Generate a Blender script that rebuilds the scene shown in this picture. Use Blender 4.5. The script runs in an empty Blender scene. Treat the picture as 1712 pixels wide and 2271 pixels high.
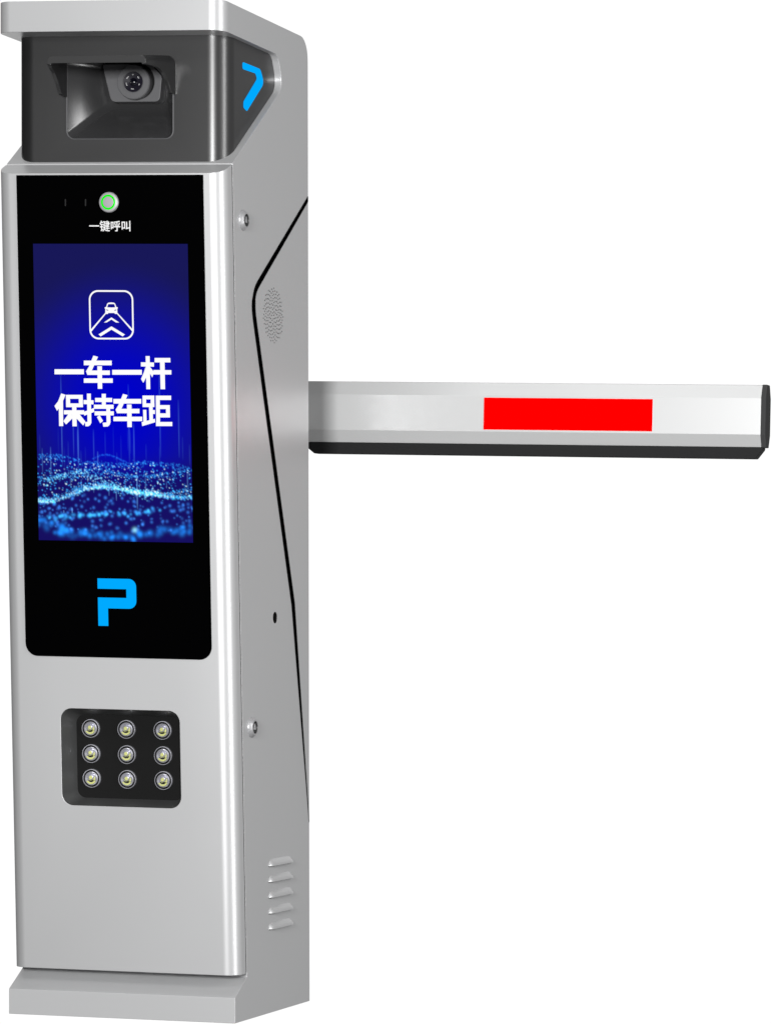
import bpy, bmesh, math, random
import numpy as np
from mathutils import Vector, Matrix
from mathutils.geometry import tessellate_polygon

random.seed(4)
C = bpy.context.scene.collection
LEAN = -0.02424          # the post leans a little over one degree to its own left as it rises
PI = math.pi

# ------------------------------------------------------------------ materials
def srgb(r, g, b):
    f = lambda c: (c/255/12.92) if c <= 10 else ((c/255+.055)/1.055)**2.4
    return (f(r), f(g), f(b), 1)

def mat(name, col, rough=.5, metal=0.0, spec=.5, coat=0.0, emit=None, estr=1.0, vary=0.0, scale=400, bump=0.0):
    m = bpy.data.materials.new(name); m.use_nodes = True
    nt = m.node_tree; b = nt.nodes['Principled BSDF']
    b.inputs['Base Color'].default_value = (*col[:3], 1)
    b.inputs['Roughness'].default_value = rough
    b.inputs['Metallic'].default_value = metal
    b.inputs['Specular IOR Level'].default_value = spec
    b.inputs['Coat Weight'].default_value = coat
    b.inputs['Coat Roughness'].default_value = .12
    if emit:
        b.inputs['Emission Color'].default_value = (*emit[:3], 1)
        b.inputs['Emission Strength'].default_value = estr
    if vary or bump:
        tc = nt.nodes.new('ShaderNodeTexCoord')
        n = nt.nodes.new('ShaderNodeTexNoise'); n.inputs['Scale'].default_value = scale
        n.inputs['Detail'].default_value = 3
        nt.links.new(tc.outputs['Object'], n.inputs['Vector'])
        if vary:
            big = nt.nodes.new('ShaderNodeTexNoise'); big.inputs['Scale'].default_value = 5
            nt.links.new(tc.outputs['Object'], big.inputs['Vector'])
            r = nt.nodes.new('ShaderNodeMapRange')
            r.inputs['To Min'].default_value = rough-vary; r.inputs['To Max'].default_value = rough+vary
            nt.links.new(big.outputs['Fac'], r.inputs['Value'])
            nt.links.new(r.outputs['Result'], b.inputs['Roughness'])
        if bump:
            bp = nt.nodes.new('ShaderNodeBump'); bp.inputs['Strength'].default_value = bump
            bp.inputs['Distance'].default_value = .0004
            nt.links.new(n.outputs['Fac'], bp.inputs['Height'])
            nt.links.new(bp.outputs['Normal'], b.inputs['Normal'])
    return m

M = dict(
    silver=mat('silver_paint', (.565, .568, .573), .36, metal=.40, spec=.5, vary=.03, bump=.03, scale=900),
    dark=mat('charcoal_plastic', (.0150, .0150, .0155), .30, spec=1.0, vary=.03, bump=.05, scale=900),
    recess=mat('recess_plastic', (.034, .034, .035), .20, spec=1.0, vary=.02, bump=.03, scale=900),
    bezel=mat('grey_bezel_plastic', (.052, .053, .053), .40, spec=.5, vary=.03, bump=.05, scale=900),
    black=mat('black_paint', (.0008, .0008, .0008), .8, spec=.0),
    glass=mat('black_glass', (.0004, .0004, .0005), .2, spec=.01),
    rubber=mat('black_rubber', (.014, .014, .0145), .6, spec=.1, bump=.1, scale=600),
    arm=mat('white_arm_paint', (.48, .483, .483), .33, metal=.1, spec=.85, vary=.03),
    cap=mat('black_end_cap', (.048, .048, .049), .7, spec=.0),
    red=mat('red_reflective_film', (.95, .0, .0), .6, spec=.0),
    blue=mat('backlit_blue', (0, 0, 0), .6, spec=0, emit=srgb(0, 170, 255)),
    white_light=mat('screen_white', (0, 0, 0), .6, spec=0, emit=(1, 1, 1)),
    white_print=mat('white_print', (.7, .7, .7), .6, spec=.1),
    steel=mat('brushed_steel', (.42, .42, .43), .35, metal=.4, spec=.5),
    green=mat('green_light_ring', (0, .1, 0), .5, spec=0, emit=srgb(10, 240, 10)),
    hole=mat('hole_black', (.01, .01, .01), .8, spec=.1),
    perf_and_shade=mat('perforation_and_louvre_shade', (.03, .03, .03), .8, spec=.1),  # speaker holes, and the shade line drawn under each louvre
    chrome=mat('lamp_reflector', (.66, .66, .72), .26, metal=.65),
    phosphor=mat('led_phosphor', (.60, .62, .22), .5, spec=.4),
    lens=mat('lens_glass', (.004, .004, .008), .06, spec=.6),
    lensring=mat('lens_barrel', (.12, .12, .125), .4, spec=.4),
    slot=mat('slot_grey', (.012, .012, .012), .6, spec=.2),
    lenscore=mat('lens_front', (.010, .009, .016), .25, spec=.5),
    led_panel=mat('led_panel', (.006, .0058, .0055), .45, spec=.12, vary=.05),
)
mm = bpy.data.materials.new('screen_picture'); mm.use_nodes = True
nt = mm.node_tree; b_ = nt.nodes['Principled BSDF']
b_.inputs['Base Color'].default_value = (0, 0, 0, 1); b_.inputs['Specular IOR Level'].default_value = 0
at_ = nt.nodes.new('ShaderNodeAttribute'); at_.attribute_name = 'picture'
nt.links.new(at_.outputs['Color'], b_.inputs['Emission Color']); b_.inputs['Emission Strength'].default_value = 1
M['screen'] = mm

# ------------------------------------------------------------------ mesh helpers
def obj(name, bm, mats, parent, loc=None, rot=None, bevel=0, angle=35, label=None, lean=True, segs=2):
    """one mesh object from a bmesh; lean shifts its points with the post's lean"""
    if lean:
        for v in bm.verts: v.co.x += LEAN*v.co.z
    bmesh.ops.recalc_face_normals(bm, faces=bm.faces[:]) if bm.faces else None
    for f in bm.faces: f.smooth = True
    me = bpy.data.meshes.new(name); bm.to_mesh(me); bm.free()
    if not isinstance(mats, (list, tuple)): mats = [mats]
    for m in mats: me.materials.append(m)
    me.set_sharp_from_angle(angle=math.radians(angle))
    o = bpy.data.objects.new(name, me); C.objects.link(o)
    if parent: o.parent = parent
    if loc: o.location = loc
    if rot: o.rotation_euler = rot
    if bevel:
        md = o.modifiers.new('edge', 'BEVEL'); md.width = bevel; md.segments = segs
        md.limit_method = 'ANGLE'; md.angle_limit = math.radians(35); md.harden_normals = True
    if label: o['label'] = label
    return o

def copy_of(o, loc, rot=None):
    c = o.copy(); C.objects.link(c); c.parent = o.parent; c.location = loc
    if rot: c.rotation_euler = rot
    return c

def prism(bm, pts, frm, to, mi=0):
    """pts: 2D polygon; frm/to: functions (a,b)->xyz for the two caps"""
    A = [bm.verts.new(frm(*p)) for p in pts]; B = [bm.verts.new(to(*p)) for p in pts]
    n = len(pts); fs = [bm.faces.new(A), bm.faces.new(B[::-1])]
    for i in range(n): fs.append(bm.faces.new((A[i], B[i], B[(i+1) % n], A[(i+1) % n])))
    for f in fs: f.material_index = mi
    return A, B

def arc(cx, cy, r, a0, a1, n):
    return [(cx+r*math.cos(math.radians(a0+(a1-a0)*i/n)), cy+r*math.sin(math.radians(a0+(a1-a0)*i/n))) for i in range(n+1)]

def rrect(x0, z0, x1, z1, r, n=8, corners=(1, 1, 1, 1)):
    """counter-clockwise from bottom-left; corners: bl, br, tr, tl rounded or not"""
    out = []
    for (cx, cz, a), c in zip(((x0+r, z0+r, 180), (x1-r, z0+r, 270), (x1-r, z1-r, 0), (x0+r, z1-r, 90)), corners):
        if c: out += arc(cx, cz, r, a, a+90, n)
        else: out.append((x0 if a in (180, 90) else x1, z0 if a in (180, 270) else z1))
    return out

def round_poly(pts, radii, n=6):
    """polygon with its corners rounded"""
    out = []
    N = len(pts)
    for i in range(N):
        p = Vector(pts[i]); a = Vector(pts[i-1]); b = Vector(pts[(i+1) % N])
        r = radii[i] if isinstance(radii, (list, tuple)) else radii
        if r <= 0: out.append(tuple(p)); continue
        d0 = (a-p); d1 = (b-p); l0 = d0.length; l1 = d1.length; d0.normalize(); d1.normalize()
        half = math.acos(max(-1, min(1, d0.dot(d1))))/2
        t = min(r/math.tan(half), l0*.49, l1*.49)
        p0 = p+d0*t; p1 = p+d1*t
        for k in range(n+1):
            s = k/n
            q = p0*(1-s)**2 + p*2*s*(1-s) + p1*s*s
            out.append((q.x, q.y))
    return out

def lathe(bm, prof, axis_fn, n=32, mi=0, close=True):
    """prof: (radius, height); axis_fn(r cos, r sin, h) -> xyz; mi per segment or one"""
    rings = []
    for r, h in prof:
        if r < 1e-7: rings.append([bm.verts.new(axis_fn(0, 0, h))])
        else: rings.append([bm.verts.new(axis_fn(r*math.cos(2*PI*i/n), r*math.sin(2*PI*i/n), h)) for i in range(n)])
    for k in range(len(rings)-1):
        a, b = rings[k], rings[k+1]; m = mi[k] if isinstance(mi, (list, tuple)) else mi
        for i in range(n):
            j = (i+1) % n
            if len(a) == 1 and len(b) == 1: continue
            if len(a) == 1: f = bm.faces.new((a[0], b[i], b[j]))
            elif len(b) == 1: f = bm.faces.new((a[i], b[0], a[j]))
            else: f = bm.faces.new((a[i], b[i], b[j], a[j]))
            f.material_index = m

def apply_boolean(o, cutter_bm):
    """subtract the closed bmesh from o (both already leaned)"""
    for v in cutter_bm.verts: v.co.x += LEAN*v.co.z
    bmesh.ops.recalc_face_normals(cutter_bm, faces=cutter_bm.faces[:])
    me = bpy.data.meshes.new('cut'); cutter_bm.to_mesh(me); cutter_bm.free()
    c = bpy.data.objects.new('cut', me); C.objects.link(c)
    md = o.modifiers.new('cut', 'BOOLEAN'); md.operation = 'DIFFERENCE'; md.solver = 'EXACT'; md.object = c
    bpy.context.view_layer.update()
    dg = bpy.context.evaluated_depsgraph_get()
    ev = o.evaluated_get(dg)
    new = bpy.data.meshes.new_from_object(ev)
    o.modifiers.clear(); old = o.data; name = old.name; o.data = new
    bpy.data.meshes.remove(old); new.name = name
    bpy.data.objects.remove(c); bpy.data.meshes.remove(me)
    for p in new.polygons: p.use_smooth = True
    new.set_sharp_from_angle(angle=math.radians(30))

def add_bevel(o, w, segs=2):
    md = o.modifiers.new('edge', 'BEVEL'); md.width = w; md.segments = segs
    md.limit_method = 'ANGLE'; md.angle_limit = math.radians(35); md.harden_normals = True

# ------------------------------------------------------------------ the thing
gate = bpy.data.objects.new('parking_barrier_gate', None); C.objects.link(gate)
gate.empty_display_size = .2
gate['label'] = 'silver grey parking barrier post with camera hood, blue touch screen and white barrier arm'
gate['category'] = 'barrier gate'

HW = .17
# the front door's plane leans back towards its foot
K = -0.0432501
def yf(z): return 0.0120353 + K*z

# ---- housing: side profile (y, z) drawn across the full width
YR = -.0405
prof = [(0, 0), (0, .0358), (.0454, .0613), (-.0041, 1.2131)]
notch = round_poly([(-.0041, 1.2131), (.1960, 1.3508), (.1745, 1.3955), (YR, 1.3955)], [0, .030, .022, 0], 10)
prof = prof[:-1] + notch + [(YR, 1.4390)]
prof += [(.2700, 1.4390)] + arc(.2700, 1.4090, .030, 80, 0, 8)[0:] + [(.300, 0)]
bm = bmesh.new()
A, B = prism(bm, prof, lambda y, z: (-HW, y, z), lambda y, z: (HW, y, z))
# round the two upright front corners of the roof
ed = []
for e in bm.edges:
    a, b = e.verts[0].co, e.verts[1].co
    if abs(a.y-YR) < 1e-6 and abs(b.y-YR) < 1e-6 and abs(a.z-b.z) > .01: ed.append(e)
bmesh.ops.bevel(bm, geom=ed, offset=.022, segments=12, profile=.5, affect='EDGES')
bmesh.ops.dissolve_degenerate(bm, dist=1e-6, edges=bm.edges[:])
housing = obj('housing', bm, [M['silver'], M['hole']], gate, angle=30)
cut = bmesh.new(); lathe(cut, [(0, -.02), (.0083, -.02), (.0083, .01), (0, .01)], lambda a, b, h: (HW+h, .1596+a, .5723+b), 24, mi=1)
apply_boolean(housing, cut)
bm = bmesh.new(); bm.from_mesh(housing.data)
for f in bm.faces:
    c = f.calc_center_median()
    if abs(c.y-.1596) < .014 and abs(c.z-.5723) < .014 and c.x-LEAN*c.z < HW-.0185: f.material_index = 1
bm.to_mesh(housing.data); bm.free()
add_bevel(housing, .0006)

# ---- black accent groove on the flank
def ribbon(bm, pts, half, x0, x1, mi=0):
    n = len(pts); L = []; R = []
    for i in range(n):
        p = Vector(pts[i]); d = (Vector(pts[min(i+1, n-1)])-Vector(pts[max(i-1, 0)])).normalized()
        w = half[i] if isinstance(half, list) else half
        nrm = Vector((-d.y, d.x))*w
        L.append(p+nrm); R.append(p-nrm)
    cl_ = lambda p: (min(p[0], .2990), p[1])
    prism(bm, [cl_(p) for p in L]+[cl_(p) for p in R[::-1]], lambda y, z: (x0, y, z), lambda y, z: (x1, y, z), mi)
cl = round_poly([(.3080, 1.1994), (.0668, 1.0335), (.2330, .5924), (.3040, .2680)], [0, .045, 0, 0], 10)
half = []
for (y, z) in cl:
    half.append(.0049 if z > 1.03 else (.0066 if z > .58 else .0052))
bm = bmesh.new(); ribbon(bm, cl, half, HW-.002, HW+.0006)
obj('accent_stripe', bm, M['black'], housing)

# ---- locks, grille and louvres on the flank
def lock_mesh():
    bm = bmesh.new()
    ax = lambda a, b, h: (h, a, b)
    lathe(bm, [(.0148, -.001), (.0148, .0015), (.0143, .0024), (.0112, .0058), (.0090, .0060)], ax, 28)
    lathe(bm, [(.0090, .0060), (.0084, .0030), (0, .0030)], ax, 28, mi=1)
    tri = [(-.0042, -.0034), (.0042, -.0034), (0, .0056)]
    prism(bm, tri, lambda a, b: (.0030, a, b), lambda a, b: (.0058, a, b))
    return bm
lk = obj('lock', lock_mesh(), [M['steel'], M['bezel']], housing, loc=(HW+LEAN*1.137, .0345, 1.137), lean=False, bevel=.0004)
lk.rotation_euler = (0, 0, 0)
copy_of(lk, (HW+LEAN*.4155, .0648, .4155))

bm = bmesh.new()
ga = PI*(3-math.sqrt(5))
for i in range(150):
    r = .0405*math.sqrt((i+.5)/150); a = i*ga
    cy, cz = .1536+r*math.cos(a), 1.0125+r*math.sin(a)*1.0
    v = [bm.verts.new((HW+.0004, cy+.00095*math.cos(t*PI/4), cz+.00115*math.sin(t*PI/4))) for t in range(8)]
    bm.faces.new(v)
obj('speaker_grille', bm, M['perf_and_shade'], housing)

def louvre_mesh():
    bm = bmesh.new(); ns, ntt = 28, 8; L = .094; Hh = .0098; D = .0062
    g = []
    for i in range(ns+1):
        s = -1+2*i/ns
        e = max(0, 1-abs(s)**8)**.5
        row = []
        for j in range(ntt+1):
            t = j/ntt
            row.append(bm.verts.new((D*e*math.sin(t*PI/2)**1.1-.0003, s*L/2, Hh*(e*.96+.04)*(1-t))))
        g.append(row)
    for i in range(ns):
        for j in range(ntt): bm.faces.new((g[i][j], g[i+1][j], g[i+1][j+1], g[i][j+1]))
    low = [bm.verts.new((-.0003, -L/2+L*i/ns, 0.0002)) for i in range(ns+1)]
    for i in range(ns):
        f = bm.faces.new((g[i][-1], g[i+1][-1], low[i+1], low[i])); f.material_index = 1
    prism(bm, [(-L/2*.98, -.0013), (L/2*.95, -.0013), (L/2*.95, .0004), (-L/2*.98, .0004)], lambda y, z: (-.0005, y, z), lambda y, z: (.0009, y, z), mi=1)  # thin dark slab drawn in as the shadow line under the louvre
    return bm
zs = [.2128, .1899, .1671, .1443, .1215]
lv = obj('vent_louvre', louvre_mesh(), [M['silver'], M['perf_and_shade']], housing, loc=(HW+LEAN*zs[0], .1785, zs[0]), lean=False, angle=50)
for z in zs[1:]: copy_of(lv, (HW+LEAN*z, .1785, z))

# ---- hinges on the far flank
def hinge_mesh():
    bm = bmesh.new()
    lathe(bm, [(0, 0), (.0045, 0), (.0050, .0006), (.0050, .0098), (.0045, .0104), (0, .0104)], lambda a, b, h: (a, b, h), 16)
    prism(bm, [(0, -.002), (.010, -.002), (.010, .002), (0, .002)], lambda a, b: (a, b, .0005), lambda a, b: (a, b, .0099))
    return bm
hz = [1.0895, 1.0700, .2270, .2080]
def hl(z): return (-HW-.0022+LEAN*z, yf(z)+.036, z)
hg = obj('hinge', hinge_mesh(), M['steel'], housing, loc=hl(hz[0]), lean=False)
for z in hz[1:]: copy_of(hg, hl(z))

# ---- front door
R = .0215
def door_section(z, ytop=None):
    """plan outline at height z"""
    f = yf(z); back = f+.0330
    pts = [(-HW, back), (-HW, f+R)] + [(x, y) for x, y in arc(-HW+R, f+R, R, 180, 270, 14)][1:]
    pts += arc(HW-R, f+R, R, 270, 360, 14) + [(HW, back)]
    return pts
z0 = .0660
bm = bmesh.new()
low = [bm.verts.new((x, y, z0)) for x, y in door_section(z0)]
zt_b, zt_f = 1.2128, 1.1950
def topz(y):          # sloping top that carries on the ledge's slope
    yb, yfr = -.0041, yf(zt_f)
    return zt_b + (zt_f-zt_b)*(y-yb)/(yfr-yb)
hi = []
for (x, y0_) in door_section(1.2):
    off = y0_-yf(1.2)
    z = 1.2
    for _ in range(6): z = topz(yf(z)+off)
    hi.append(bm.verts.new((x, yf(z)+off, z)))
n = len(low)
bm.faces.new(low); bm.faces.new(hi[::-1])
for i in range(n): bm.faces.new((low[i], hi[i], hi[(i+1) % n], low[(i+1) % n]))
door = obj('front_door', bm, M['silver'], gate, angle=30)
REC = (-.0880, .3003, .0906, .4382)     # light recess opening x0 z0 x1 z1
zc = (REC[1]+REC[3])/2
cut = bmesh.new()
prism(cut, rrect(*REC, .0165, 8), lambda x, z: (x, yf(z)-.01, z), lambda x, z: (x, yf(z)+.034, z))
apply_boolean(door, cut)
add_bevel(door, .0006)

bm = bmesh.new()  # black slab added inside the door gap to stand for its shade
zz = [.0675, 1.2105]
q_ = [[bm.verts.new((x, yf(z)+o_, z)) for x, o_ in ((-.1696, .0322), (.1696, .0322), (.1696, .0368), (-.1696, .0368))] for z in zz]
bm.faces.new(q_[0][::-1]); bm.faces.new(q_[1])
for i in range(4): bm.faces.new((q_[0][i], q_[0][(i+1) % 4], q_[1][(i+1) % 4], q_[1][i]))
obj('door_gap_shade', bm, M['hole'], door)

# ---- lamp recess
light = None
bm = bmesh.new()
DEP = .033
outer = rrect(REC[0]+.0002, REC[1]+.0002, REC[2]-.0002, REC[3]-.0002, .0163, 8)
inset = .0098
inner = rrect(REC[0]+inset, REC[1]+inset, REC[2]-inset, REC[3]-inset, .0125, 8)
loops = []
for k, (t) in enumerate((0, .08, .5, 1)):
    pts = [(o[0]+(i[0]-o[0])*t, o[1]+(i[1]-o[1])*t) for o, i in zip(outer, inner)]
    loops.append([bm.verts.new((x, yf(z)+.0002+DEP*t, z)) for x, z in pts])
for a, b in zip(loops[:-1], loops[1:]):
    for i in range(len(a)):
        j = (i+1) % len(a); bm.faces.new((a[i], b[i], b[j], a[j]))
light = obj('fill_light', bm, M['bezel'], gate, angle=40)
bm = bmesh.new()
prism(bm, inner, lambda x, z: (x, yf(z)+DEP-.0004, z), lambda x, z: (x, yf(z)+DEP+.0008, z))
panel = obj('led_panel', bm, M['led_panel'], light)

def led_mesh():
    """axis along -y: silver rim, bright bowl, yellow chip and a clear dome"""
    bm = bmesh.new(); ax = lambda a, b, h: (a, -h, b)
    lathe(bm, [(.0136, -.001), (.0136, .0014), (.0131, .0032), (.0124, .0033), (.0121, .0018)], ax, 32, mi=0)   # rim
    lathe(bm, [(.0121, .0018), (.0112, .0006), (.0100, .0010)], ax, 32, mi=3)                                  # dark groove
    lathe(bm, [(.0100, .0010), (.0097, .0034), (.0086, .0040), (.0066, .0026), (.0050, .0012)], ax, 32, mi=0)    # inner bowl
    lathe(bm, [(.0050, .0012), (0, .0011)], ax, 32, mi=1)
    # pedestal with the chip, set a little high in the bowl
    ax2 = lambda a, b, h: (a, -h, b+.0016)
    lathe(bm, [(.0040, .0010), (.0038, .0050), (.0026, .0056)], ax2, 24, mi=0)
    lathe(bm, [(.0026, .0056), (0, .0057)], ax2, 24, mi=1)
    # crescent of phosphor low in the bowl, and the dark lip above it
    p = [(.0074*math.cos(math.radians(a)), .0074*math.sin(math.radians(a))-.0004) for a in range(205, 336, 10)]
    q = [(.0052*math.cos(math.radians(a)), .0034*math.sin(math.radians(a))-.0020) for a in range(335, 204, -10)]
    prism(bm, p+q, lambda a, b: (a, -.0030, b), lambda a, b: (a, -.0046, b), mi=1)
    q2 = [(.0044*math.cos(math.radians(a)), .0042*math.sin(math.radians(a))-.0004) for a in range(200, 341, 10)]
    q3 = [(.0044*math.cos(math.radians(a)), .0024*math.sin(math.radians(a))-.0004) for a in range(340, 199, -10)]
    prism(bm, q2+q3, lambda a, b: (a, -.0046, b), lambda a, b: (a, -.0052, b), mi=3)
    return bm
lx = (-.0563, -.0023, .0522); lz = (.4093, .3732, .3378)
lo = None
tilt = (math.atan(-K), 0, 0)
for z in lz:
    for x in lx:
        p = (x+LEAN*z, yf(z)+DEP-.0004, z)
        if lo is None: lo = obj('led', led_mesh(), [M['chrome'], M['phosphor'], M['lens'], M['hole']], light, loc=p, rot=tilt, lean=False, angle=40)
        else: copy_of(lo, p, tilt)

# ---- display panel
DX0, DX1, DZ0, DZ1 = -.1387, .1406, .5116, 1.1924
bm = bmesh.new()
prism(bm, rrect(DX0, DZ0, DX1, DZ1, .0185, 10, (1, 1, 0, 0)), lambda x, z: (x, yf(z)-.0012, z), lambda x, z: (x, yf(z)+.002, z))
disp = obj('display_panel', bm, M['glass'], gate, bevel=.0004)

def on_door(off):            # point on the door plane, off metres in front of it
    return lambda x, z: (x, yf(z)-off, z)

# call button
bz = 1.1539
def button_mesh():
    bm = bmesh.new(); ax = lambda a, b, h: (a, -h, b)
    lathe(bm, [(.0146, 0), (.0144, .0016), (.0134, .0028), (.0106, .0032), (.0106, .0030)], ax, 40, mi=0)
    lathe(bm, [(.0106, .0030), (.0080, .0031)], ax, 40, mi=1)
    lathe(bm, [(.0080, .0031), (.0078, .0033), (.0060, .0034), (0, .0035)], ax, 40, mi=0)
    return bm
obj('call_button', button_mesh(), [M['steel'], M['green']], disp, loc=(.0001+LEAN*bz, yf(bz)-.0012, bz), rot=tilt, lean=False)
# microphone slots
def slot_mesh():
    bm = bmesh.new(); prism(bm, rrect(-.0009, -.0050, .0009, .0050, .0008, 4), lambda x, z: (x, 0, z), lambda x, z: (x, -.0004, z)); return bm
sl = obj('microphone_slot', slot_mesh(), M['slot'], disp, loc=(-.0651+LEAN*bz, yf(bz)-.0012, 1.1536), rot=tilt, lean=False)
copy_of(sl, (-.0349+LEAN*bz, yf(bz)-.0012, 1.1536), tilt)

# printed caption under the button
def text_bm(body, size, spacing=1.0, offset=0.0):
    cu = bpy.data.curves.new('t', 'FONT'); cu.body = body; cu.size = size; cu.space_character = spacing
    cu.offset = offset; cu.align_x = 'CENTER'; cu.align_y = 'CENTER'; cu.resolution_u = 6
    o = bpy.data.objects.new('t', cu); C.objects.link(o)
    bpy.context.view_layer.update()
    me = bpy.data.meshes.new_from_object(o.evaluated_get(bpy.context.evaluated_depsgraph_get()))
    bm = bmesh.new(); bm.from_mesh(me); bm.verts.index_update()
    bpy.data.objects.remove(o); bpy.data.curves.remove(cu); bpy.data.meshes.remove(me)
    return bm
bm = text_bm('\u4e00\u952e\u547c\u53eb', 1.0)
xs = [v.co.x for v in bm.verts]; ys = [v.co.y for v in bm.verts]
w0, w1, h0, h1 = min(xs), max(xs), min(ys), max(ys)
src = bm.copy(); bm.clear()
for k, (ox, oz) in enumerate(((0, 0), (.00022, 0), (-.00022, 0), (0, .0002), (0, -.0002))):   # weight of the printed letters
    f = on_door(.0018+k*.000006); mp = {}
    for v in src.verts:
        mp[v.index] = bm.verts.new(f(-.0297+(v.co.x-w0)/(w1-w0)*.0611+ox, 1.1131+(v.co.y-h0)/(h1-h0)*.0149+oz))
    for fc in src.faces: bm.faces.new([mp[v.index] for v in fc.verts])
src.free()
obj('caption', bm, M['white_print'], disp)

# ---- screen with its picture
SX0, SX1, SZ0, SZ1 = -.1150, .1162, .6764, 1.0956
NX, NY = 240, 436
def picture():
    rng = np.random.default_rng(11)
    U, V = np.meshgrid((np.arange(NX)+.5)/NX, (np.arange(NY)+.5)/NY)
    def lin(c): return np.array(srgb(*c)[:3])
    navy, blue, deep = lin((24, 24, 88)), lin((0, 2, 200)), lin((22, 14, 98))
    d = np.sqrt(((U-.55)/.85)**2+((V-.54)/.50)**2)
    t = np.clip(1-d, 0, 1); t = t*t*(3-2*t)
    t = np.clip(t*1.05, 0, 1)**.9
    img = navy*(1-t[..., None])+blue*t[..., None]
    k = np.clip((V-.70)/.12, 0, 1)[..., None]; k = k*k*(3-2*k)
    img = img*(1-k*.85)+deep*k*.85
    def splat(u, v, r, col, amp, ry=None):
        x, y = u*NX, v*NY; ry = ry or r
        x0, x1 = int(max(0, x-3*r-1)), int(min(NX, x+3*r+2)); y0, y1 = int(max(0, y-3*ry-1)), int(min(NY, y+3*ry+2))
        if x1 <= x0 or y1 <= y0: return
        gx = (np.arange(x0, x1)+.5-x)/r; gy = (np.arange(y0, y1)+.5-y)/ry
        g = np.exp(-.5*(gx[None, :]**2+gy[:, None]**2))*amp
        img[y0:y1, x0:x1] += g[..., None]*np.array(col)
    cv = lambda c: (940+c/4.097-541)/660.0
    cyan, pale, sky = (.06, .45, 1.0), (.55, .85, 1.0), (.02, .25, 1.0)
    def curve(pts):
        us = [p[0] for p in pts]; cs = [cv(p[1]) for p in pts]
        xx = np.linspace(0, 1, 201); yy = np.interp(xx, us, cs)
        ker = np.hanning(31); ker /= ker.sum(); yp = np.pad(yy, 15, mode='edge'); yy = np.convolve(yp, ker, 'valid')
        return lambda u: np.interp(u, xx, yy)
    L1 = curve([(0, 290), (.14, 290), (.3, 345), (.45, 365), (.55, 370), (.65, 340), (.8, 350), (1, 390)])
    Lh = curve([(0, 420), (.33, 345), (.40, 285), (.45, 272), (.50, 290), (.58, 350), (1, 400)])
    L2 = curve([(0, 500), (.12, 485), (.25, 440), (.35, 405), (.5, 440), (.6, 470), (.75, 465), (.85, 440), (1, 400)])
    L2b = curve([(0, 545), (.15, 470), (.3, 430), (.4, 490), (.5, 560), (.6, 610), (.7, 640), (1, 640)])
    L3 = curve([(0, 720), (.08, 728), (.15, 695), (.25, 640), (.33, 600), (.4, 582), (.5, 588), (.57, 605), (.65, 638), (.75, 640), (.85, 668), (1, 668)])
    L3b = curve([(0, 745), (.2, 620), (.3, 560), (.4, 540), (.55, 600), (.8, 640), (.9, 600), (1, 575)])
    L4 = curve([(0, 870), (.2, 845), (.3, 830), (.5, 820), (.6, 815), (.7, 790), (.8, 778), (1, 760)])
    L5 = curve([(0, 900), (.1, 950), (.2, 980), (.3, 998), (.4, 1008), (.5, 1018), (.6, 1012), (.7, 1000), (.8, 975), (.9, 950), (1, 935)])
    for Lc, n, sg, amp, col, u0, u1 in ((L1, 300, .007, .28, (.03, .36, 1.0), 0, 1), (Lh, 90, .002, .12, sky, .36, .58), (L2, 260, .006, .34, (.04, .42, 1.0), 0, 1),
                                        (L2b, 260, .009, .40, (.2,.7,1.0), .05, .75), (L3b, 200, .008, .40, (.04, .42, 1.0), 0, 1)):
        for _ in range(n):
            u = rng.uniform(u0, u1); v = Lc(u)+abs(rng.normal(0, sg))*rng.choice((1, 1, -.4))
            splat(u, v, rng.uniform(.45, .8), col, amp*rng.uniform(.4, 1.8))
    for _ in range(950):
        u = rng.uniform(0, 1); bright = .55+.8*math.exp(-((u-.62)/.26)**2)+(.5 if u < .12 else 0)
        v = L3(u)-abs(rng.normal(0, .007))+rng.normal(0, .003)
        splat(u, v, rng.uniform(.5, 1.0), pale if rng.random() < .25 else (.05, .50, 1.0), 0.50*bright*rng.uniform(.3, 1.4))
    for _ in range(620):     # loose dust between the ridges
        u = rng.uniform(0, 1); a, b = L1(u), L3(u); v = a+(b-a)*rng.random()
        splat(u, v, rng.uniform(.45, .65), pale if rng.random() < .4 else (.04, .40, 1.0), rng.uniform(.1, 1.5))
    for _ in range(200):      # softer dots below the bright ridge
        u = rng.uniform(0, 1); a, b = L3(u), L5(u); v = a+(b-a)*rng.random()
        splat(u, v, rng.uniform(.8, 1.7), (.05, .28, 1.0), rng.uniform(.12, .65))
    for _ in range(60):
        u = rng.uniform(.05, .82); splat(u, L4(u)+rng.normal(0, .004), rng.uniform(1.2, 1.9), (.04, .42, 1.0), rng.uniform(.25, .9))
    for _ in range(90):
        u = rng.uniform(0, 1); splat(u, L5(u)+rng.normal(0, .008), rng.uniform(2.0, 3.2), (.01, .28, 1.0), rng.uniform(.14, .55))
    splat(.625, L5(.625)-.018, 2.5, (.35, .9, 1.0), .8)
    def streak(u, v0, v1, amp, w=.45):
        x = u*NX; x0, x1 = int(max(0, x-2)), int(min(NX, x+3))
        y0, y1 = int(v0*NY), int(min(v1, 1)*NY)
        if y1 <= y0 or x1 <= x0: return
        gx = np.exp(-.5*((np.arange(x0, x1)+.5-x)/w)**2); s = np.linspace(0, 1, y1-y0); gy = np.sin(PI*np.clip(s, 0, 1))**.5
        img[y0:y1, x0:x1] += (gy[:, None]*gx[None, :]*amp*.7)[..., None]*np.array((.2, .5, 1.0))
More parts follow.
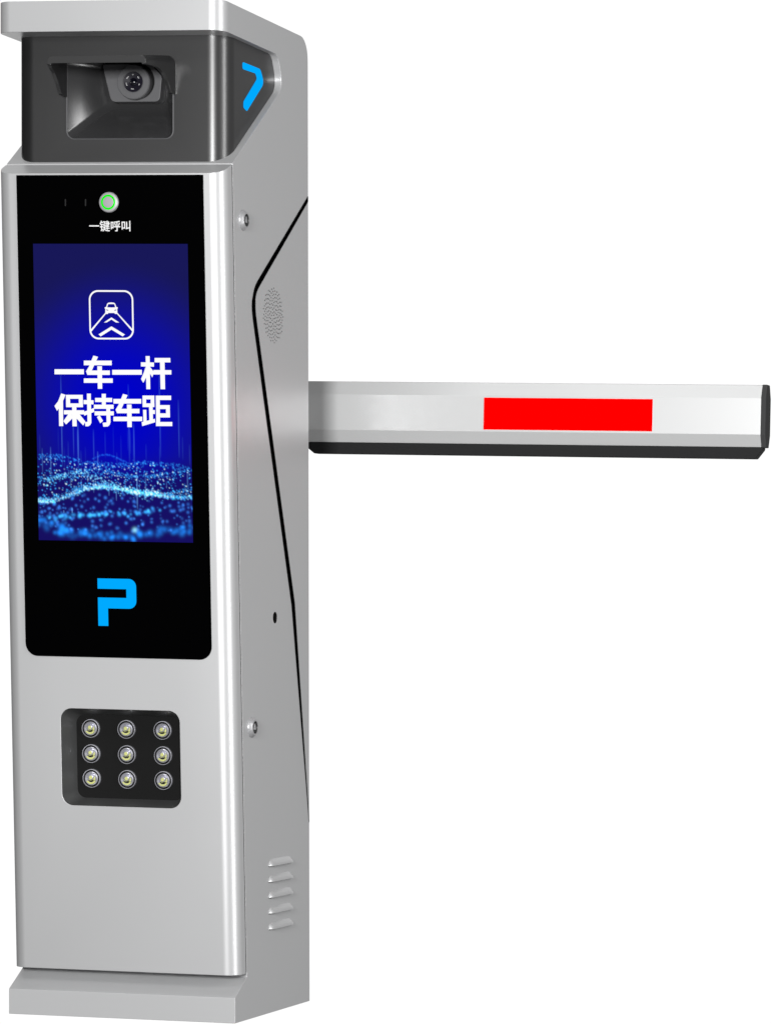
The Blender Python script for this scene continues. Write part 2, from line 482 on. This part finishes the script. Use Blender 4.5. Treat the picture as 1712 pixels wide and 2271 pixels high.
    for u, a, b, amp in ((.165, .44, .75, .30), (.27, .60, .76, .45), (.60, .47, .74, .22), (.63, .60, .74, .28), (.80, .42, .72, .22), (.92, .52, .72, .2),
                         (.24, .56, .72, .18), (.37, .62, .76, .15)): streak(u, a, b, amp)
    for u, a, b, amp in ((.035, 225, 470, .3), (.09, 210, 490, .45), (.645, 410, 780, .9), (.70, 465, 700, .6), (.395, 245, 400, .4), (.51, 540, 705, .6), (.97, 400, 590, .5),
                         (.285, 500, 600, .4), (.365, 510, 640, .4), (.463, 560, 660, .5), (.215, 470, 560, .35), (.57, 490, 580, .4), (.66, 530, 600, .4), (.835, 510, 590, .3),
                         (.222, 760, 825, .9), (.168, 785, 822, .7)): streak(u, cv(a), cv(b), amp)
    for _ in range(22):
        u = rng.uniform(0, 1); a = rng.uniform(.60, .70); streak(u, a, a+rng.uniform(.05, .13), rng.uniform(.03, .09))
    return np.clip(img, 0, 1)
img = picture()
gx = np.linspace(SX0, SX1, NX); gz = np.linspace(SZ1, SZ0, NY)
X, Z = np.meshgrid(gx, gz)
Y = 0.0120353+K*Z-.0016
co = np.stack([X+LEAN*Z, Y, Z], -1).reshape(-1, 3)
idx = np.arange(NX*NY).reshape(NY, NX)
quads = np.stack([idx[:-1, :-1], idx[1:, :-1], idx[1:, 1:], idx[:-1, 1:]], -1).reshape(-1, 4)
me = bpy.data.meshes.new('screen'); me.from_pydata(co.tolist(), [], quads.tolist())
ca = me.color_attributes.new('picture', 'FLOAT_COLOR', 'POINT')
ca.data.foreach_set('color', np.concatenate([img.reshape(-1, 3), np.ones((NX*NY, 1))], 1).astype(np.float32).ravel())
me.materials.append(M['screen'])
screen = bpy.data.objects.new('screen', me); C.objects.link(screen); screen.parent = disp
screen['label'] = 'glowing blue screen with white Chinese text and waves of light dots'

# ---- lettering and lane icon on the screen (outlines in door-plane metres)
GLYPHS = [[(-0.08618, 0.91849), (-0.04192, 0.91882), (-0.04206, 0.91172), (-0.08633, 0.91137)], [(-0.04182, 0.931), (-2e-05, 0.93129), (-0.00015, 0.92478), (-0.04196, 0.92447)], [(-0.02732, 0.9382), (-0.02041, 0.93651), (-0.03006, 0.91717), (-0.03683, 0.91089), (-0.03889, 0.91595), (-0.03459, 0.92221)], [(-0.0367, 0.91712), (-0.00307, 0.91738), (-0.0032, 0.91115), (-0.03683, 0.91089)], [(-0.04234, 0.90592), (0.00102, 0.90627), (0.00089, 0.90004), (-0.04246, 0.89968)], [(-0.02176, 0.92332), (-0.01482, 0.92337), (-0.015, 0.89151), (-0.02163, 0.89145)], [(0.00049, 0.91827), (0.04478, 0.91861), (0.04465, 0.91182), (0.00035, 0.91147)], [(0.04361, 0.92929), (0.06309, 0.92914), (0.06298, 0.92322), (0.04349, 0.92337)], [(0.05084, 0.93801), (0.05683, 0.93805), (0.05683, 0.89155), (0.051, 0.8915)], [(0.05055, 0.92313), (0.05166, 0.90913), (0.04657, 0.90042), (0.0433, 0.90574), (0.04763, 0.91488)], [(0.05654, 0.92361), (0.06283, 0.91571), (0.06022, 0.90804), (0.0568, 0.9135)], [(0.06414, 0.9355), (0.08742, 0.93567), (0.0876, 0.92947), (0.06401, 0.9293)], [(0.06227, 0.9186), (0.08877, 0.91851), (0.08865, 0.91245), (0.06153, 0.91224)], [(0.072, 0.93022), (0.07889, 0.93027), (0.07891, 0.89173), (0.07217, 0.89168)], [(-0.07682, 0.88444), (-0.0702, 0.88247), (-0.07749, 0.86701), (-0.08353, 0.85969), (-0.08726, 0.86663), (-0.0817, 0.87322)], [(-0.08087, 0.86814), (-0.07421, 0.87547), (-0.07467, 0.83828), (-0.08087, 0.83821)], [(-0.06973, 0.88247), (-0.04436, 0.8827), (-0.04447, 0.87719), (-0.06985, 0.87696)], [(-0.06969, 0.87696), (-0.06365, 0.87701), (-0.06348, 0.87048), (-0.06983, 0.87042)], [(-0.0505, 0.87713), (-0.04431, 0.87719), (-0.04445, 0.87066), (-0.05048, 0.8706)], [(-0.06983, 0.87042), (-0.04429, 0.87066), (-0.0444, 0.86529), (-0.06978, 0.86505)], [(-0.07328, 0.86066), (-0.04264, 0.86096), (-0.04276, 0.85515), (-0.0734, 0.85485)], [(-0.0608, 0.86543), (-0.0543, 0.86549), (-0.05424, 0.8382), (-0.06074, 0.83814)], [(-0.06658, 0.85521), (-0.061, 0.85526), (-0.0605, 0.84946), (-0.07029, 0.84065), (-0.07437, 0.84526)], [(-0.0545, 0.85533), (-0.04986, 0.85537), (-0.04111, 0.84502), (-0.04447, 0.83947), (-0.05462, 0.84952)], [(-0.04327, 0.87546), (-0.02829, 0.87516), (-0.02841, 0.86936), (-0.04339, 0.86966)], [(-0.03814, 0.8845), (-0.03227, 0.88455), (-0.03217, 0.84366), (-0.0341, 0.84016), (-0.03722, 0.83838), (-0.04124, 0.83834), (-0.04174, 0.84414), (-0.03802, 0.84476)], [(-0.04315, 0.85878), (-0.02805, 0.86429), (-0.02754, 0.85879), (-0.04279, 0.85327)], [(-0.02591, 0.87852), (-0.0003, 0.87875), (-0.00042, 0.87295), (-0.02602, 0.87272)], [(-0.02795, 0.86893), (0.00166, 0.86921), (0.00155, 0.86341), (-0.02807, 0.86313)], [(-0.02706, 0.85966), (0.00178, 0.85994), (0.00167, 0.85415), (-0.02718, 0.85386)], [(-0.01591, 0.8844), (-0.00974, 0.88446), (-0.01006, 0.86881), (-0.01592, 0.86875)], [(-0.00953, 0.86447), (-0.00367, 0.86452), (-0.00346, 0.84453), (-0.00492, 0.84075), (-0.00774, 0.8384), (-0.01438, 0.83804), (-0.01535, 0.84354), (-0.00932, 0.84418)], [(-0.02368, 0.85157), (-0.01976, 0.85422), (-0.01452, 0.8463), (-0.01891, 0.84292)], [(0.00152, 0.87732), (0.04321, 0.87769), (0.04308, 0.87119), (0.00139, 0.8708)], [(0.01598, 0.88454), (0.02287, 0.88286), (0.01325, 0.86353), (0.0065, 0.85723), (0.00445, 0.86228), (0.00873, 0.86855)], [(0.00663, 0.86346), (0.04017, 0.86378), (0.04004, 0.85756), (0.0065, 0.85723)], [(0.00101, 0.85226), (0.04425, 0.85269), (0.04413, 0.84647), (0.00089, 0.84603)], [(0.02153, 0.86968), (0.02845, 0.86975), (0.02828, 0.83791), (0.02166, 0.83784)], [(0.04514, 0.88248), (0.06279, 0.88264), (0.06269, 0.87729), (0.04504, 0.87713)], [(0.04504, 0.87713), (0.05041, 0.87718), (0.0503, 0.87154), (0.04493, 0.87149)], [(0.05717, 0.87724), (0.06269, 0.87729), (0.06258, 0.87166), (0.05705, 0.87161)], [(0.04508, 0.87149), (0.06273, 0.87166), (0.06263, 0.86646), (0.04498, 0.86629)], [(0.04551, 0.86239), (0.05043, 0.86244), (0.05054, 0.8448), (0.04578, 0.84475)], [(0.0545, 0.86652), (0.06002, 0.86658), (0.0601, 0.84707), (0.05473, 0.84701)], [(0.05963, 0.86224), (0.06331, 0.86227), (0.06321, 0.85678), (0.05952, 0.85674)], [(0.04318, 0.84516), (0.06307, 0.84999), (0.06344, 0.84522), (0.04383, 0.83952)], [(0.06494, 0.88251), (0.08777, 0.88272), (0.08765, 0.87666), (0.06482, 0.87645)], [(0.06494, 0.88251), (0.07076, 0.88257), (0.07054, 0.8398), (0.06471, 0.83974)], [(0.06452, 0.84552), (0.08873, 0.84577), (0.08862, 0.83999), (0.06441, 0.83974)], [(0.0705, 0.86928), (0.08552, 0.86942), (0.08541, 0.86393), (0.0704, 0.86379)], [(0.0797, 0.86936), (0.08552, 0.86942), (0.08549, 0.85209), (0.07967, 0.85203)], [(0.07028, 0.85772), (0.0856, 0.85787), (0.08549, 0.85209), (0.07016, 0.85194)]]
ICON_FRAME = [rrect(-0.03251, 0.96113, 0.033905, 1.03037, .0135, 10), rrect(-0.03021, 0.96343, 0.031605, 1.02807, .0115, 10)]
ICON_LINES = [[(-0.0084, 0.99837), (-0.00752, 0.99694), (-0.02996, 0.97161), (-0.0315, 0.97374)], [(0.01003, 0.99846), (0.03278, 0.97489), (0.03177, 0.97233), (0.00927, 0.99702)], [(0.00072, 0.99213), (0.01231, 0.985), (0.0075, 0.98498), (0.00066, 0.9892)], [(0.00072, 0.99213), (0.00066, 0.9892), (-0.0064, 0.98507), (-0.01066, 0.98488)], [(0.00058, 0.97951), (0.02048, 0.96817), (0.01703, 0.96559), (0.00049, 0.97498)], [(0.00058, 0.97951), (0.00049, 0.97498), (-0.01588, 0.96529), (-0.01894, 0.96821)]]
ICON_CAR = [[(-0.00681, 1.00674), (-0.00519, 1.01144), (-0.00329, 1.01278), (0.00098, 1.01322), (0.00494, 1.01281), (0.00672, 1.01149), (0.0085, 1.00681), (0.01003, 1.00661), (0.01086, 1.00554), (0.00975, 1.00405), (0.00986, 0.99819), (0.00927, 0.99702), (0.00621, 0.99701), (0.00538, 0.99839), (-0.00375, 0.99834), (-0.00434, 0.99696), (-0.00786, 0.99694), (-0.0084, 0.99811), (-0.00806, 1.00397), (-0.00922, 1.0053), (-0.00835, 1.00653)], [(-0.00529, 1.00627), (-0.00379, 1.01038), (-0.00276, 1.01086), (0.00461, 1.01089), (0.00557, 1.01042), (0.00679, 1.00632), (0.00083, 1.00603)], [(-0.00659, 1.00355), (-0.00333, 1.00229), (-0.00379, 1.00165), (-0.00634, 1.00195)], [(0.00843, 1.00351), (0.00489, 1.00227), (0.00528, 1.00163), (0.00823, 1.00191)]]

def flat_polys(polys, base):
    """each polygon (optionally with holes) a thin face just in front of the screen"""
    bm = bmesh.new()
    for k, rings in enumerate(polys):
        f = on_door(base+k*.000004)
        vs = [[bm.verts.new(f(*p)) for p in r] for r in rings]
        flat = [v for r in vs for v in r]
        tri = tessellate_polygon([[Vector((p[0], p[1], 0)) for p in r] for r in rings])
        for t in tri:
            try: bm.faces.new([flat[i] for i in t])
            except ValueError: pass
    return bm
obj('screen_text', flat_polys([[p] for p in GLYPHS], .0020), M['white_light'], disp)
icon = [ICON_FRAME] + [[p] for p in ICON_LINES] + [ICON_CAR]
obj('lane_icon', flat_polys(icon, .0020), M['white_light'], disp)

# blue P at the foot of the panel
P = [(-.0278, .6236), (.0187, .6236)] + arc(.0187, .6125, .0111, 78, 0, 6) + arc(.0187, .5925, .0111, 0, -90, 6)
P += [(-.0129, .5814), (-.0129, .5565), (-.0277, .5565), (-.0277, .5966), (.0151, .5966), (.0151, .6090), (-.0278, .6090)]
bm = bmesh.new(); prism(bm, P, on_door(.0016), on_door(.0011)); obj('parking_emblem', bm, M['blue'], disp)

# ------------------------------------------------------------------ camera head
HX = .160; HR = .030; HY = 0.0
bm = bmesh.new()
plan = [(-HX, .24)] + arc(-HX+HR, HY+HR, HR, 180, 270, 14) + arc(HX-HR, HY+HR, HR, 270, 360, 14) + [(HX, .24)]
zb, zt = 1.205, 1.405
nf = len(plan)
lo_ = [bm.verts.new((x, y, zb)) for x, y in plan]; hi_ = [bm.verts.new((x, y, zt)) for x, y in plan]
iL, iR = 15, 16     # the two plan points that end the flat front
for i in range(nf):
    j = (i+1) % nf
    if i == iL: continue
    bm.faces.new((lo_[i], lo_[j], hi_[j], hi_[i]))
bm.faces.new(lo_[::-1]); bm.faces.new(hi_)
OX0, OX1, OZ0, OZ1 = -.0804, .0796, 1.2490, 1.3650
def loop_pts(x0, z0, x1, z1, r): return rrect(x0, z0, x1, z1, r, 8)
op = loop_pts(OX0, OZ0, OX1, OZ1, .0115)
cx, cz = (OX0+OX1)/2, (OZ0+OZ1)/2
# flat front with the opening: fan from rectangle corners
rect = [lo_[iL], lo_[iR], hi_[iR], hi_[iL]]
ring = [bm.verts.new((x, HY, z)) for x, z in op]
nr = len(ring); q = nr//4
for k in range(4):
    seg = ring[k*q:(k+1)*q]
    for i in range(len(seg)-1): bm.faces.new((rect[k], seg[i], seg[i+1]))
    nxt = ring[((k+1)*q) % nr]
    bm.faces.new((rect[k], seg[-1], nxt, rect[(k+1) % 4]))
head = obj('camera_housing', bm, M['dark'], gate, angle=30)
# funnel recess
bm = bmesh.new()
back = loop_pts(-.0335, 1.3075, .0465, 1.3630, .010)
prev = None
for t, e in ((0, 0), (.03, .02), (.3, .3), (.65, .65), (1, 1)):
    y = HY-.0001+.060*t
    L_ = [bm.verts.new((a[0]+(b[0]-a[0])*e, y, a[1]+(b[1]-a[1])*e)) for a, b in zip(op, back)]
    if prev:
        for i in range(len(L_)): bm.faces.new((prev[i], L_[i], L_[(i+1) % nr], prev[(i+1) % nr]))
    prev = L_
bm.faces.new(prev)
obj('camera_recess', bm, M['recess'], head, angle=50)
# thin lip round the opening
bm = bmesh.new()
o1 = loop_pts(OX0-.0012, OZ0-.0012, OX1+.0012, OZ1+.0012, .0127); o0 = loop_pts(OX0+.0008, OZ0+.0008, OX1-.0008, OZ1-.0008, .0107)
v1 = [bm.verts.new((x, HY+.0003, z)) for x, z in o1]; vm = [bm.verts.new((a[0]*.5+b[0]*.5, HY-.0012, a[1]*.5+b[1]*.5)) for a, b in zip(o1, o0)]
v0 = [bm.verts.new((x, HY+.0006, z)) for x, z in o0]
for A_, B_ in ((v1, vm), (vm, v0)):
    for i in range(nr): bm.faces.new((A_[i], B_[i], B_[(i+1) % nr], A_[(i+1) % nr]))
obj('recess_lip', bm, M['lensring'], head)

# visor: rounded hood over the opening
def zlow(y, left):
    if left: ys_, zs_ = [-.0765, -.0735, -.0565, -.040, -.0245, .002], [1.3440, 1.3405, 1.3340, 1.3225, 1.3085, 1.3085]
    else: ys_, zs_ = [-.0765, -.050, -.041, -.030, -.019, -.010, .002], [1.3440, 1.3438, 1.3425, 1.3375, 1.3270, 1.3115, 1.3115]
    return float(np.interp(y, ys_, zs_))
def vis_section(y, inset):
    t = -y/.0765
    xl = -.0850+.0095*t; xr = .0835-.0130*t; ztop = 1.3670-.0118*t; r = .013-.006*t
    xl += inset; xr -= inset; ztop -= inset*(1.0+1.0*t); r = max(.002, r-inset)
    zl_ = min(zlow(y, True), ztop-r-.0005); zr_ = min(zlow(y, False), ztop-r-.0005)
    pts = [(xl, zl_)]+arc(xl+r, ztop-r, r, 180, 90, 6)+arc(xr-r, ztop-r, r, 90, 0, 6)+[(xr, zr_)]
    return pts
bm = bmesh.new(); st = np.linspace(.002, -.0765, 32); O = []; I_ = []
for y in st:
    O.append([bm.verts.new((x, y, z)) for x, z in vis_section(y, 0)])
    I_.append([bm.verts.new((x, y, z)) for x, z in vis_section(y, .0052)])
m_ = len(O[0])
for k in range(len(st)-1):
    for i in range(m_-1):
        bm.faces.new((O[k][i], O[k][i+1], O[k+1][i+1], O[k+1][i])); bm.faces.new((I_[k][i], I_[k+1][i], I_[k+1][i+1], I_[k][i+1]))
    for i in (0, m_-1): bm.faces.new((O[k][i], O[k+1][i], I_[k+1][i], I_[k][i]))
for k in (0, len(st)-1):
    for i in range(m_-1): bm.faces.new((O[k][i], O[k][i+1], I_[k][i+1], I_[k][i]))
obj('visor', bm, M['dark'], head, bevel=.0006, angle=40)

# chevron mark on the head's flank (y, z)
chev = round_poly([(.0600, 1.3665), (.1290, 1.3672), (.1440, 1.3490), (.0760, 1.2985), (.0630, 1.3020), (.0640, 1.3105), (.1175, 1.3515), (.1105, 1.3580), (.0600, 1.3565)],
                  [.004, .012, .018, .004, .004, .006, .010, .006, .005], 6)
bm = bmesh.new(); prism(bm, chev, lambda y, z: (HX-.0005, y, z), lambda y, z: (HX+.0007, y, z)); obj('chevron_mark', bm, M['blue'], head)

# camera module in the recess
CY_ = .040
plate = round_poly([(-.0435, 1.3592), (-.0305, 1.3075), (.0430, 1.3075), (.0465, 1.3440), (.0300, 1.3615), (-.0420, 1.3618)], [.004, .010, .009, .010, .012, .004], 6)
bm = bmesh.new(); prism(bm, plate, lambda x, z: (x, CY_, z), lambda x, z: (x, CY_+.0205, z))
camera_part = obj('camera', bm, M['lensring'], gate, bevel=.001)
LCX, LCZ = .0072, 1.3345
axl = lambda a, b, h: (LCX+a, CY_-h, LCZ+b)
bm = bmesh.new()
lathe(bm, [(.0262, .0002), (.0262, .0005), (0, .0005)], lambda a, b, h: (LCX+.0022+a, CY_-h, LCZ+.0022+b), 40)  # black offset disc, stands in for the crescent shadow beside the barrel
obj('barrel_shadow_disc', bm, M['hole'], camera_part)
bm = bmesh.new()
lathe(bm, [(.0250, 0), (.0250, .0085), (.0238, .0100), (.0160, .0104), (.0156, .0096), (.0150, .0096), (.0148, .0104), (.0144, .0104)], axl, 48)
obj('lens_barrel', bm, M['lensring'], camera_part)
bm = bmesh.new()
lathe(bm, [(.0146, .0104), (.0139, .0108), (.0060, .0096), (.0054, .0088)], axl, 40, mi=0)
lathe(bm, [(.0054, .0088), (.0040, .0104), (.0020, .0112), (0, .0114)], axl, 32, mi=1)
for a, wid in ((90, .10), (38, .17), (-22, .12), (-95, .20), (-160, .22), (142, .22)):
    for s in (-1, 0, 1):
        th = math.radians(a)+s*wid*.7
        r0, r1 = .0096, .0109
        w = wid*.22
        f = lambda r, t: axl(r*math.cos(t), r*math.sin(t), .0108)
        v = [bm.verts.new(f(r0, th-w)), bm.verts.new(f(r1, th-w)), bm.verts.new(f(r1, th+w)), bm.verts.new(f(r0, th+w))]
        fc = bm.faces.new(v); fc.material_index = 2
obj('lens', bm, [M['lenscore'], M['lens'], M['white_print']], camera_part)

# ------------------------------------------------------------------ barrier arm
AY = .46; X0, X1 = .020, .8275
sec = [(AY, .8624), (AY, .9172), (AY+.008, .9378), (AY+.026, .9378), (AY+.034, .9172), (AY+.034, .8624), (AY+.026, .8436), (AY+.008, .8436)]
bm = bmesh.new()
prism(bm, sec, lambda y, z: (X0, y, z), lambda y, z: (X1, y, z))
# clamp that carries the arm on the back of the housing
prism(bm, [(.030, .868), (.100, .868), (.100, .912), (.030, .912)], lambda x, z: (x, .2985, z), lambda x, z: (x, AY+.002, z))
ARM_LEAN = LEAN*.89
for v in bm.verts: v.co.x += ARM_LEAN
arm = obj('barrier_arm', bm, M['arm'], gate, bevel=.0008, lean=False, angle=12)
def shift(bm):
    for v in bm.verts: v.co.x += ARM_LEAN
    return bm
bm = bmesh.new()
prism(bm, [(.3925, .8654), (.6581, .8654), (.6581, .9143), (.3925, .9143)], lambda x, z: (x, AY-.0006, z), lambda x, z: (x, AY+.001, z))
obj('reflective_sticker', shift(bm), M['red'], arm, lean=False)
bm = bmesh.new()
big = [(AY+.017+(y-AY-.017)*1.02, .8907+(z-.8907)*1.012) for y, z in sec]
prism(bm, big, lambda y, z: (X1-.0015, y, z), lambda y, z: (X1+.0062, y, z))
obj('end_cap', shift(bm), M['cap'], arm, bevel=.0010, lean=False, angle=12)
bm = bmesh.new()
rub = [(.1085, .8434), (.1085, .8342), (.1190, .8259), (.8175, .8259), (.8285, .8400), (.8285, .8434)]
prism(bm, rub, lambda x, z: (x, AY+.007, z), lambda x, z: (x, AY+.027, z))
obj('rubber_strip', shift(bm), M['rubber'], arm, bevel=.0012, lean=False)

# ------------------------------------------------------------------ studio: white surroundings behind, dim room in front
w = bpy.data.worlds.new('World'); bpy.context.scene.world = w; w.use_nodes = True
nt = w.node_tree; bg = nt.nodes['Background']
def N(t, **kw):
    n = nt.nodes.new(t)
    for k, v in kw.items(): setattr(n, k, v)
    return n
def ramp(src, a, b, lo, hi):
    r = N('ShaderNodeMapRange', interpolation_type='SMOOTHSTEP')
    for k, v in (('From Min', a), ('From Max', b), ('To Min', lo), ('To Max', hi)): r.inputs[k].default_value = v
    nt.links.new(src, r.inputs['Value']); return r.outputs['Result']
def mul(a, b):
    m = N('ShaderNodeMath', operation='MULTIPLY')
    for i, v in enumerate((a, b)):
        if isinstance(v, (int, float)): m.inputs[i].default_value = v
        else: nt.links.new(v, m.inputs[i])
    return m.outputs[0]
tc = N('ShaderNodeTexCoord'); sp = N('ShaderNodeSeparateXYZ')
nt.links.new(tc.outputs['Generated'], sp.inputs['Vector'])
az = N('ShaderNodeMath', operation='ARCTAN2')
nt.links.new(sp.outputs['X'], az.inputs[0]); nt.links.new(sp.outputs['Y'], az.inputs[1])
rad = math.radians
left = ramp(az.outputs[0], rad(-52), rad(-30), 0, 1)
right = ramp(az.outputs[0], rad(-2), rad(20), 1, .15)
high = ramp(sp.outputs['Z'], .40, .72, 1, .60)
low = ramp(sp.outputs['Z'], -.60, -.30, 0, 1)
back = ramp(az.outputs[0], rad(80), rad(100), 1, 0)
wall = mul(mul(mul(left, right), mul(high, low)), back)
dim = ramp(sp.outputs['X'], -.85, -.35, .02, .11)
tot = N('ShaderNodeMath', operation='MULTIPLY_ADD')
nt.links.new(wall, tot.inputs[0]); tot.inputs[1].default_value = .93; nt.links.new(dim, tot.inputs[2])
nt.links.new(tot.outputs[0], bg.inputs['Color']); bg.inputs['Strength'].default_value = 1.0

def area(name, loc, aim, sx, sy, radiance, col=(1, 1, 1)):
    l = bpy.data.lights.new(name, 'AREA'); l.shape = 'RECTANGLE'; l.size = sx; l.size_y = sy
    l.energy = radiance*PI*sx*sy; l.color = col
    o = bpy.data.objects.new(name, l); C.objects.link(o); o.location = loc
    o.rotation_euler = (Vector(aim)-Vector(loc)).to_track_quat('-Z', 'Y').to_euler()
    return o
area('key_softbox', (.98, -5.2, 1.28), (0, 0, .8), .9, .7, 136)
area('front_panel_softbox', (-1.9, -4.2, 1.0), (0, 0, .8), 2.0, 3.0, .35)
area('right_panel_softbox', (3.0, -1.25, .90), (0, 0, .75), 2.3, 2.8, .6)
area('strip_softbox', (2.9, -.75, 1.05), (0, 0, .95), .60, 3.0, 8.8)
area('top_softbox', (-.3, -2.7, 3.9), (.1, 0, .8), 1.6, 1.0, 6)

# ------------------------------------------------------------------ camera
sc = bpy.context.scene
cd = bpy.data.cameras.new('camera_view'); co_ = bpy.data.objects.new('camera_view', cd); C.objects.link(co_)
co_.location = (1.97608, -4.65925, .59868); co_.rotation_euler = (1.57488, -.02049, .18085)
cd.sensor_fit = 'VERTICAL'; cd.sensor_height = 36; cd.sensor_width = 36
cd.lens = 36*7718.866/2271
cd.shift_x = -1161.746/2271; cd.shift_y = 191.555/2271
cd.clip_start = .1; cd.clip_end = 100
sc.camera = co_
sc.view_settings.view_transform = 'Standard'; sc.view_settings.look = 'None'
sc.view_settings.exposure = 0; sc.view_settings.gamma = 1; sc.view_settings.use_curve_mapping = False
sc.cycles.max_bounces = 10
